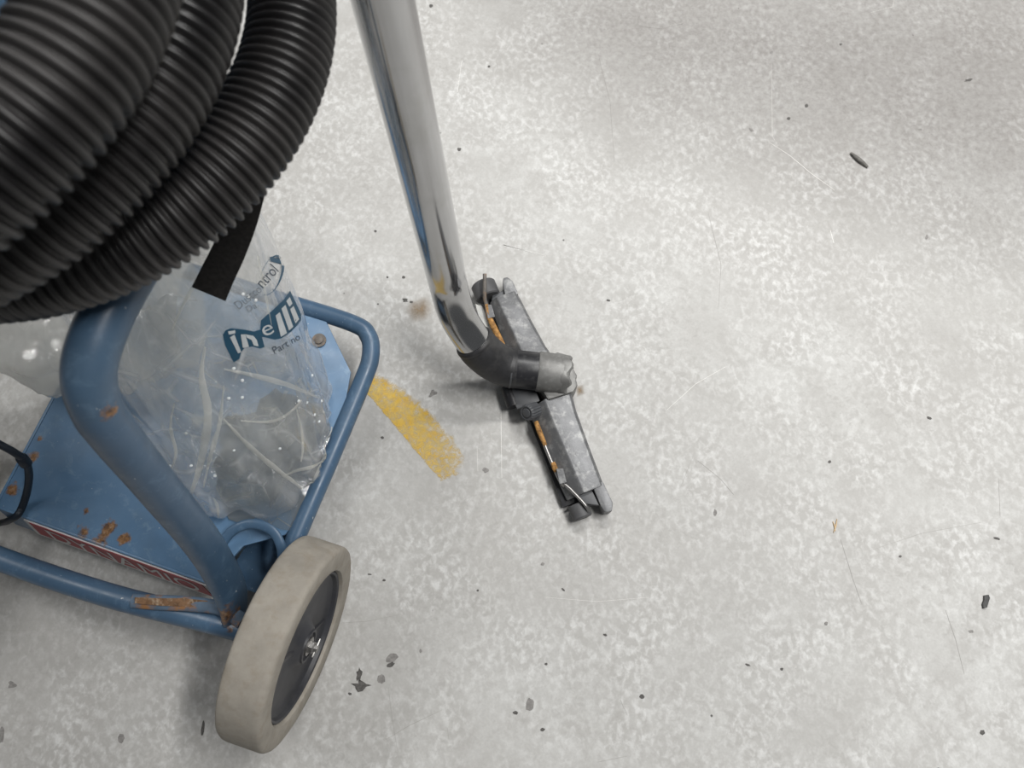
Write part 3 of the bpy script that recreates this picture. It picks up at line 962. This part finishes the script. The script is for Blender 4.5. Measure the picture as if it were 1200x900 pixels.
def poly_panel(name, pts, mat, lift, parent, cuts=3):
    return panel_mesh(name, pts, [tuple(range(len(pts)))], mat, lift, parent, cuts)


def text_panel(name, txt, p0, p1, height, mat, lift, parent, shear=0.0):
    vs, f = text_mesh(txt)
    w = max(v.x for v in vs); hmax = max(v.y for v in vs)
    d = ((p1[0] - p0[0]), (p1[1] - p0[1])); ln = math.hypot(*d); e = (d[0] / ln, d[1] / ln); nrm = (e[1], -e[0])
    pts = [(p0[0] + e[0] * v.x / w * ln + (nrm[0] + e[0] * shear) * v.y / hmax * height, p0[1] + e[1] * v.x / w * ln + (nrm[1] + e[1] * shear) * v.y / hmax * height) for v in vs]
    return panel_mesh(name, pts, f, mat, lift, parent)


LFT = 0.0032
banner = poly_panel('printed_banner', [(263, 391), (266, 386), (272, 383.5), (285, 385), (298, 388), (305, 386), (306, 375), (320, 363), (333, 351), (341, 340), (346, 350), (352, 362), (358, 375), (352, 382),
                                       (342, 391), (330, 398), (322, 399), (312, 396), (307, 395), (310, 407), (305, 409), (296, 406), (287, 407), (283, 412), (281, 420), (274, 424.5), (270, 415), (265, 403)], M['ink'], LFT, bag)
for q in ([(269, 387), (277, 386), (277, 389.5), (270, 391)], [(271, 394), (276, 391), (283, 412), (279.5, 413.5)],
          [(283, 391), (288, 391), (292, 406), (285, 407)], [(288, 391), (297, 393), (301, 398), (303, 406), (297.5, 404.5), (295, 398), (290, 395)],
          [(323, 370), (328, 366), (337, 392), (329.5, 396)], [(330, 362), (335, 357.5), (345, 385), (339.5, 389)], [(336, 353), (340.5, 348), (344, 356), (340, 360)], [(341, 363), (345.5, 359), (353, 376), (348, 381)]):
    poly_panel('banner_letter', q, M['pale'], LFT + .0006, banner, 1)
text_panel('banner_letter', 'e', (309, 395.5), (322, 390), 12, M['pale'], LFT + .0008, banner)
text_panel('part_number', 'Part no 4', (321, 417), (364, 397), 9, M['ink2'], LFT, bag)
text_panel('brand_lettering', 'ntrol', (308, 339), (327, 317), 13, M['ink2'], LFT, bag)
text_panel('faded_lettering', 'Dustco', (281, 363), (308, 341), 9.5, M['ink3'], LFT, bag)
text_panel('faded_lettering', 'Da', (291, 366), (302, 360), 7, M['ink3'], LFT, bag)
# crescent ring round the brand lettering
o1, i1 = [], []
for k in range(49):
    a_ = math.radians(-105 + 285 * k / 48)
    r_ = math.radians(-68)
    ex, ey = 26 * math.cos(a_), 12 * math.sin(a_)
    o1.append((319 + ex * math.cos(r_) - ey * math.sin(r_), 321.5 + ex * math.sin(r_) + ey * math.cos(r_)))
    th_ = 0.5 + 2.6 * max(0, math.cos(a_ - 0.75))
    ex, ey = (26 - th_ * 1.7) * math.cos(a_), (12 - th_) * math.sin(a_)
    i1.append((319 + ex * math.cos(r_) - ey * math.sin(r_), 321.5 + ex * math.sin(r_) + ey * math.cos(r_)))
panel_mesh('oval_ring', o1 + i1, [(k, k + 1, 49 + k + 1, 49 + k) for k in range(48)], M['ink'], LFT, bag)

# folds where the film lies doubled
for pl, wpx in (([(262, 490), (285, 515), (310, 538), (335, 558), (360, 577)], 6), ([(282, 492), (305, 494), (325, 491), (342, 480), (352, 468)], 3.5), ([(345, 475), (352, 500), (354, 525), (352, 540)], 3),
                ([(240, 405), (236, 440), (243, 480), (240, 520), (230, 560), (222, 585)], 10), ([(262, 450), (258, 490), (248, 530), (238, 570)], 5), ([(333, 556), (350, 550), (370, 545), (386, 530)], 3.5),
                ([(249, 582), (254, 592), (256, 606)], 4), ([(388, 500), (384, 525), (372, 552), (360, 576)], 4), ([(300, 300), (309, 340), (316, 380)], 3), ([(252, 282), (236, 318), (216, 352), (202, 385)], 5),
                ([(205, 470), (200, 500), (206, 530), (200, 556)], 4), ([(262, 432), (300, 440), (340, 452), (372, 466)], 6)):
    pp = catmull([V(u, v, 0) for u, v in pl], 6)
    fvs = []
    for i, p in enumerate(pp):
        t = (pp[min(i + 1, len(pp) - 1)] - pp[max(i - 1, 0)]).normalized()
        k_ = i / (len(pp) - 1); w = wpx * 0.5 * (0.25 + 0.75 * math.sin(math.pi * min(1, max(0, k_)))) * (1 + 0.35 * noise.noise(p * 0.09))
        for sg in (-1, 0, 1):
            u, v = p.x - t.y * w * sg, p.y + t.x * w * sg
            o_ = V(0, 0, CAM_H); d = (at(u, v, 0) - o_).normalized()
            hit, nrm, idx, dist = bvh.ray_cast(o_, d)
            if hit is None: hit, nrm, idx, dist = bvh.find_nearest(at(u, v, .14))
            if nrm.dot(d) > 0: nrm = -nrm
            fvs.append(hit + nrm * (0.0012 + (0.0016 if sg == 0 else 0)))
    link_mesh('fold', fvs, [(i * 3 + c, i * 3 + c + 1, i * 3 + c + 4, i * 3 + c + 3) for i in range(len(pp) - 1) for c in (0, 1)], M['fold'], bag, True)

# condensation drops on the film
dv, dfc = [], []
for u, v in [(274, 432), (284, 466), (268, 467), (369, 486), (374, 494), (274, 528), (284, 446), (350, 470), (360, 472), (218, 508), (224, 546), (200, 546), (377, 470), (366, 440), (300, 352), (285, 345), (291, 348), (252, 558), (328, 526)]:
    o_ = V(0, 0, CAM_H); d = (at(u, v, 0) - o_).normalized()
    hit, nrm, idx, dist = bvh.ray_cast(o_, d)
    if hit is None: continue
    if nrm.dot(d) > 0: nrm = -nrm
    vv, ff = lathe_geo(hit - nrm * .0006, nrm, [(0, .0021), (.0009, .0019), (.0016, .0011), (.0018, .0003)], 8)
    b0 = len(dv); dv += vv; dfc += [tuple(i + b0 for i in f) for f in ff]
dr = link_mesh('droplets', dv, dfc, M['drop'], bag, True); dr['kind'] = 'stuff'

# ------------------------------------------------------------------ black strap hanging from the hose
sp = [at(299, 170, .640), at(297, 202, .60), at(290, 232, .565), at(281, 262, .535), at(268, 295, .505), at(255, 322, .482), at(245, 344, .465)]
spth = catmull(sp, 6)
sv, sf = [], []
for i, p in enumerate(spth):
    t = (spth[min(i + 1, len(spth) - 1)] - spth[max(i - 1, 0)]).normalized()
    k_ = i / (len(spth) - 1)
    w = V(0.93, 0.10, 0.02 + 0.25 * math.sin(k_ * 3)); w = (w - t * w.dot(t)).normalized()
    nn = t.cross(w).normalized()
    hw = 0.0105 + 0.0050 * k_
    for a_, b_ in ((-1, -1), (1, -1), (1, 1), (-1, 1)):
        sv.append(p + w * hw * a_ + nn * 0.0011 * b_)
for i in range(len(spth) - 1):
    for k in range(4):
        k2 = (k + 1) % 4
        sf.append((i * 4 + k, i * 4 + k2, i * 4 + 4 + k2, i * 4 + 4 + k))
sf += [(3, 2, 1, 0), tuple(range(len(sv) - 4, len(sv)))]
tag(link_mesh('strap', sv, sf, M['strap'], None, True, None, 30), 'short black webbing strap end hanging below the hose over the bag', 'strap')

# ------------------------------------------------------------------ power cord at the left
cord = [at(-60, 500, .26), at(-25, 508, .25), at(0, 521, .235), at(18, 531, .22), at(30, 541, .20), at(34, 556, .17), at(32, 575, .140), at(26, 594, .1225), at(20, 604, .1225), at(12, 609, .105), at(4, 612, .075), at(-12, 612, .035), at(-60, 600, .006)]
tag(tube('power_cord', cord, 0.0046, M['cord'], None, 8, 14), 'black power cord looped over the left edge of the blue tray', 'cord')
pc = bpy.data.objects['power_cord']
lathe('cord_knot', at(28, 540, .203), at(34, 548, .19) - at(22, 533, .212), [(-.010, .0045), (-.007, .0066), (.006, .0070), (.010, .0045)], M['cord'], pc, 16)

# ------------------------------------------------------------------ chrome wand
wand = empty('suction_wand', at(575, 420, .0), 'bent chrome suction pipe with a black rubber cuff, leaning into the floor nozzle', 'pipe')
def wl(z): return V(-0.0945 - 0.0423 * (z - 0.409), 0.4457 + 0.117 * (z - 0.409), z)


wp = [wl(1.25), wl(0.95), wl(0.7), wl(0.5), wl(0.35), wl(0.24), wl(0.185), at(536, 369, .140), at(556, 401, .103), at(570, 416, .079)]
tube('chrome_tube', wp, 0.0256, M['chrome'], wand, 12, 48)
cp = [at(555, 400, .104), at(563, 410, .090), at(577, 422, .069), at(590, 428.5, .058), at(600, 431.5, .0545), at(605, 432, .054)]
cpath = catmull(cp, 8)
cv, cf = sweep(cpath, [0.0278 + 0.0016 * min(1, i / 6) for i in range(len(cpath))], 40)
link_mesh('rubber_cuff', cv, cf, M['rubber'], wand, True, None, 40)
cd_ = (cp[0] - cp[1]).normalized()
tube('cuff_bead', [cp[0] + cd_ * .002, cp[0] - cd_ * .002, cp[0] - cd_ * .006], [0.0275, 0.0292, 0.0284], M['rubber'], wand, 4, 40)

# ------------------------------------------------------------------ floor nozzle
NL = V(-0.36435, 0.93126, 0); NR = V(0.93126, 0.36435, 0); NO = V(0.0636, 0.3271, 0)


def nz(l, w, z): return NO + NL * l + NR * w + V(0, 0, z)


nozzle = empty('floor_nozzle', NO, 'wide grey cast metal floor nozzle with rollers lying on the concrete', 'nozzle')


def nozzle_loft(name, secs, mat):
    """sections along the length: (l, [(w, z), ...])"""
    n = len(secs[0][1]); vs, fs_ = [], []
    for l, sec in secs:
        for w, z in sec: vs.append(nz(l, w, z))
    for i in range(len(secs) - 1):
        for k in range(n):
            k2 = (k + 1) % n
            fs_.append((i * n + k, i * n + k2, (i + 1) * n + k2, (i + 1) * n + k))
    fs_ += [tuple(range(n)), tuple(range((len(secs) - 1) * n, len(secs) * n))]
    o = link_mesh(name, vs, fs_, mat, nozzle, True)
    bm = bmesh.new(); bm.from_mesh(o.data)
    bmesh.ops.recalc_face_normals(bm, faces=bm.faces)
    sharp = [e for e in bm.edges if len(e.link_faces) == 2 and e.calc_face_angle() > 0.35]
    bmesh.ops.bevel(bm, geom=sharp, offset=0.0022, segments=2, affect='EDGES', profile=0.6)
    bm.to_mesh(o.data); bm.free()
    for p in o.data.polygons: p.use_smooth = True
    o.data.set_sharp_from_angle(angle=math.radians(40))
    return o


def sec(wl, wridge, wr, h, low=0.006):
    # left skirt, ridge, top, right edge
    return [(wl, low), (wl, 0.020), (wridge, h), (wr - .004, h - .002), (wr, h - .010), (wr, low)]


nozzle_loft('nozzle_wing', [(0.036, sec(-.046, -.028, .014, .046)), (0.060, sec(-.046, -.028, .010, .040)), (0.110, sec(-.045, -.029, .006, .037)), (0.162, sec(-.042, -.031, .003, .034))], M['cast'])
nozzle_loft('nozzle_wing', [(-0.020, sec(-.050, -.026, .018, .046)), (-0.050, sec(-.050, -.026, .014, .040)), (-0.110, sec(-.050, -.025, .011, .037)), (-0.166, sec(-.048, -.024, .009, .034))], M['cast'])
# end tabs beyond the wings
for name_, poly in (('end_tab', [(-0.018, .155), (0.003, .155), (0.003, .178), (-.002, .188), (-.009, .189), (-.013, .182)]), ('end_tab', [(-.008, -.160), (.009, -.160), (.010, -.194), (.004, -.204), (-.006, -.202), (-.008, -.192)])):
    prism(name_, [(w, l) for w, l in poly], 0.004, 0.031, M['cast'], nozzle, 0.002, lambda p: nz(p.y, p.x, p.z))
# central neck block: round housing plus scalloped end flange
n0 = at(601, 432, .054)
nd = (at(645, 437, .050) - n0).normalized()
lathe('plastic_cuff', n0, nd, [(-0.008, .022), (-0.008, .0275), (-0.006, .0282), (0.036, .0282), (0.038, .028), (0.038, .022)], M['rubber2'], nozzle, 48)
lathe('cuff_ring', n0, nd, [(-0.004, .0284), (-0.003, .0296), (-0.001, .0296), (0.0, .0284)], M['knob'], nozzle, 48)
lathe('neck', n0, nd, [(0.036, .022), (0.036, .0286), (0.038, .0298), (0.058, .0296), (0.072, .0290), (0.074, .022)], M['cast2'], nozzle, 48)
fv_, ff_ = lathe_geo(n0, nd, [(0.068, .020), (0.068, .0290), (0.070, .0302), (0.080, .0296), (0.083, .0270), (0.083, .012)], 60)
for i in range(1, 5):
    for k in range(60):
        idx = i * 60 + k; p = fv_[idx]; c_ = n0 + nd * (p - n0).dot(nd)
        q_ = 1.0 - 0.07 * (1 + math.cos(2 * math.pi * k / 10)) / 2
        fv_[idx] = c_ + (p - c_) * q_ + nd * (0.003 * math.cos(2 * math.pi * k / 10 + 1.5) if i > 2 else 0)
link_mesh('neck_flange', fv_, ff_, M['cast2'], nozzle, True, None, 35)
hb = prism('neck_block', [(-.022, -.024), (.018, -.026), (.029, -.018), (.028, -.010), (.034, -.004), (.031, .006), (.036, .014), (.033, .030), (.020, .040), (-.030, .042)], 0.004, 0.050, M['cast2'], nozzle, 0.005, lambda p: nz(p.y, p.x, p.z))
# underside frame
prism('base_frame', [(-.056, -.172), (.004, -.172), (.004, .170), (-.050, .170)], 0.003, 0.012, M['rubber2'], nozzle, 0.001, lambda p: nz(p.y, p.x, p.z))
# end rollers
for l, w, z, r, ln_ in ((0.183, -.041, .020, .0195, .026), (-0.186, -.036, .015, .0145, .022)):
    c = nz(l, w, z)
    lathe('roller', c, NL if l < 0 else NL, [(-ln_ / 2, r * .5), (-ln_ / 2, r * .9), (-ln_ / 2 + .002, r), (ln_ / 2 - .002, r), (ln_ / 2, r * .9), (ln_ / 2, r * .5)], M['roller'], nozzle, 32)
prism('roller_bracket', [(-.010, -.166), (-.032, -.164), (-.034, -.176), (-.008, -.190)], 0.006, 0.026, M['knob'], nozzle, 0.002, lambda p: nz(p.y, p.x, p.z))
prism('roller_bracket', [(-.018, .160), (-.040, .160), (-.034, .172), (-.014, .172)], 0.006, 0.024, M['knob'], nozzle, 0.002, lambda p: nz(p.y, p.x, p.z))
# adjusting rod along the skirt with clips and end levers
tube('lever_pin', [at(568, 321, .052), at(568, 335, .048), at(568, 348, .040), at(570, 357, .034)], 0.0030, M['rustpin'], nozzle, 4, 12)
tube('rusty_rod', [at(570, 357, .034), at(574, 373, .032), at(581, 388, .032), at(590, 408, .032)], [0.0032, 0.0042, 0.0048, 0.0050], M['rust'], nozzle, 4, 12)
tube('rusty_rod', [at(628, 494, .030), at(633, 508, .029), at(639, 522, .027)], [0.0035, 0.0040, 0.0030], M['rust'], nozzle, 4, 12)
tube('steel_rod', [at(637, 518, .026), at(645, 538, .026), at(656, 562, .027), at(662, 570, .029)], 0.0028, M['steel'], nozzle, 4, 12)
tube('rusty_rod', [at(648, 542, .0275), at(650, 548, .0275), at(652, 553, .0275)], [0.0034, 0.0042, 0.0034], M['rust'], nozzle, 4, 12)
lv = tube('lever_wire', [at(659, 566, .031), at(666, 571, .033), at(676, 581, .034), at(686, 592, .034), at(690, 599, .028)], 0.0024, M['steel'], nozzle, 6, 12)
for u, v, du, dv_ in ((573, 365, 5, 8), (657, 558, 5, 9)):
    q = [at(u - du, v - dv_, .036), at(u + du - 2, v - dv_, .037), at(u + du + 2, v + dv_ - 2, .037), at(u - du + 4, v + dv_, .036)]
    vs = q + [p - V(0, 0, .006) for p in q]
    link_mesh('clip', vs, [(0, 1, 2, 3), (7, 6, 5, 4), (0, 4, 5, 1), (1, 5, 6, 2), (2, 6, 7, 3), (3, 7, 4, 0)], M['cast'], nozzle, False)
q = [at(u, v, .024) for u, v in ((557, 356), (565, 359), (583, 396), (574, 392), (562, 374))]
link_mesh('side_plate', q + [p - V(0, 0, .004) for p in q], [(0, 1, 2, 3, 4), (9, 8, 7, 6, 5)] + [(i, 5 + i, 5 + (i + 1) % 5, (i + 1) % 5) for i in range(5)], M['plate'], nozzle, False)
# knurled clamp knob and its bracket
kc = nz(-0.030, -0.056, 0.046); kd = V(-0.62, -0.42, 0.66).normalized()
bmk_v, bmk_f = [], []
seg = 48
prof = [(-.022, .008), (-.020, .0115), (-.004, .0125), (0.000, .0125), (0.003, .0105), (0.003, .0090), (0.0018, .0085), (0.0018, .0070), (0.0035, .0065), (0.0042, .0030)]
kv, kf = lathe_geo(kc, kd, prof, seg)
for i in range(1, 4):
    for k in range(seg):
        if k % 3 == 0:
            idx = i * seg + k; p = kv[idx]; cc = kc + kd * (p - kc).dot(kd)
            kv[idx] = cc + (p - cc) * 0.88
link_mesh('knob', kv, kf, M['knob'], nozzle, True, None, 30)
tube('knob_stem', [kc - kd * .02, kc - kd * .03, kc - kd * .042], 0.006, M['steel'], nozzle, 3, 16)
prism('knob_bracket', [(-.066, -.016), (-.030, -.016), (-.030, .022), (-.060, .026), (-.068, .012)], 0.022, 0.030, M['knob'], nozzle, 0.0015, lambda p: nz(p.y, p.x, p.z))
tube('hinge_pin', [nz(.024, -.066, .020), nz(.010, -.067, .020), nz(-.008, -.068, .020)], 0.011, M['rubber2'], nozzle, 3, 20)

# ------------------------------------------------------------------ litter on the floor
tag(tube('twig', [at(997, 179, .003), at(1004, 185, .0035), at(1010, 190, .003), at(1017, 196, .002)], [.0016, .0034, .0036, .0020], M['twig'], None, 5, 10), 'short dark twig lying on bare concrete far from the cart', 'twig')
fl_ = [(1152, 698), (1157, 697), (1158, 701), (1157, 706), (1155, 712), (1151, 713), (1150, 708), (1152, 703)]
P_ = [at(u, v, 0) for u, v in fl_]; n_ = len(P_)
tag(link_mesh('rubber_flake', [V(p.x, p.y, .0030 + .0006 * (i % 3)) for i, p in enumerate(P_)] + [V(p.x, p.y, .0003) for p in P_],
              [tuple(range(n_)), tuple(range(2 * n_ - 1, n_ - 1, -1))] + [(i, n_ + i, n_ + (i + 1) % n_, (i + 1) % n_) for i in range(n_)], M['flake'], None, False), 'small dark rubber flake on the floor, right of the splinters', 'debris')
for k, (p, q) in enumerate((((977, 624), (981, 608)), ((979, 622), (976, 611)))):
    tag(tube('wood_splinter', [at(*p, .0012), at((p[0] + q[0]) / 2 + .6, (p[1] + q[1]) / 2, .0016), at(*q, .0012)], [.0005, .0009, .0004], M['wood'], None, 4, 8),
        ('longer thin pale wood splinter on the concrete' if k == 0 else 'shorter thin pale wood splinter beside the longer one'), 'splinter', 'wood splinters on the floor')
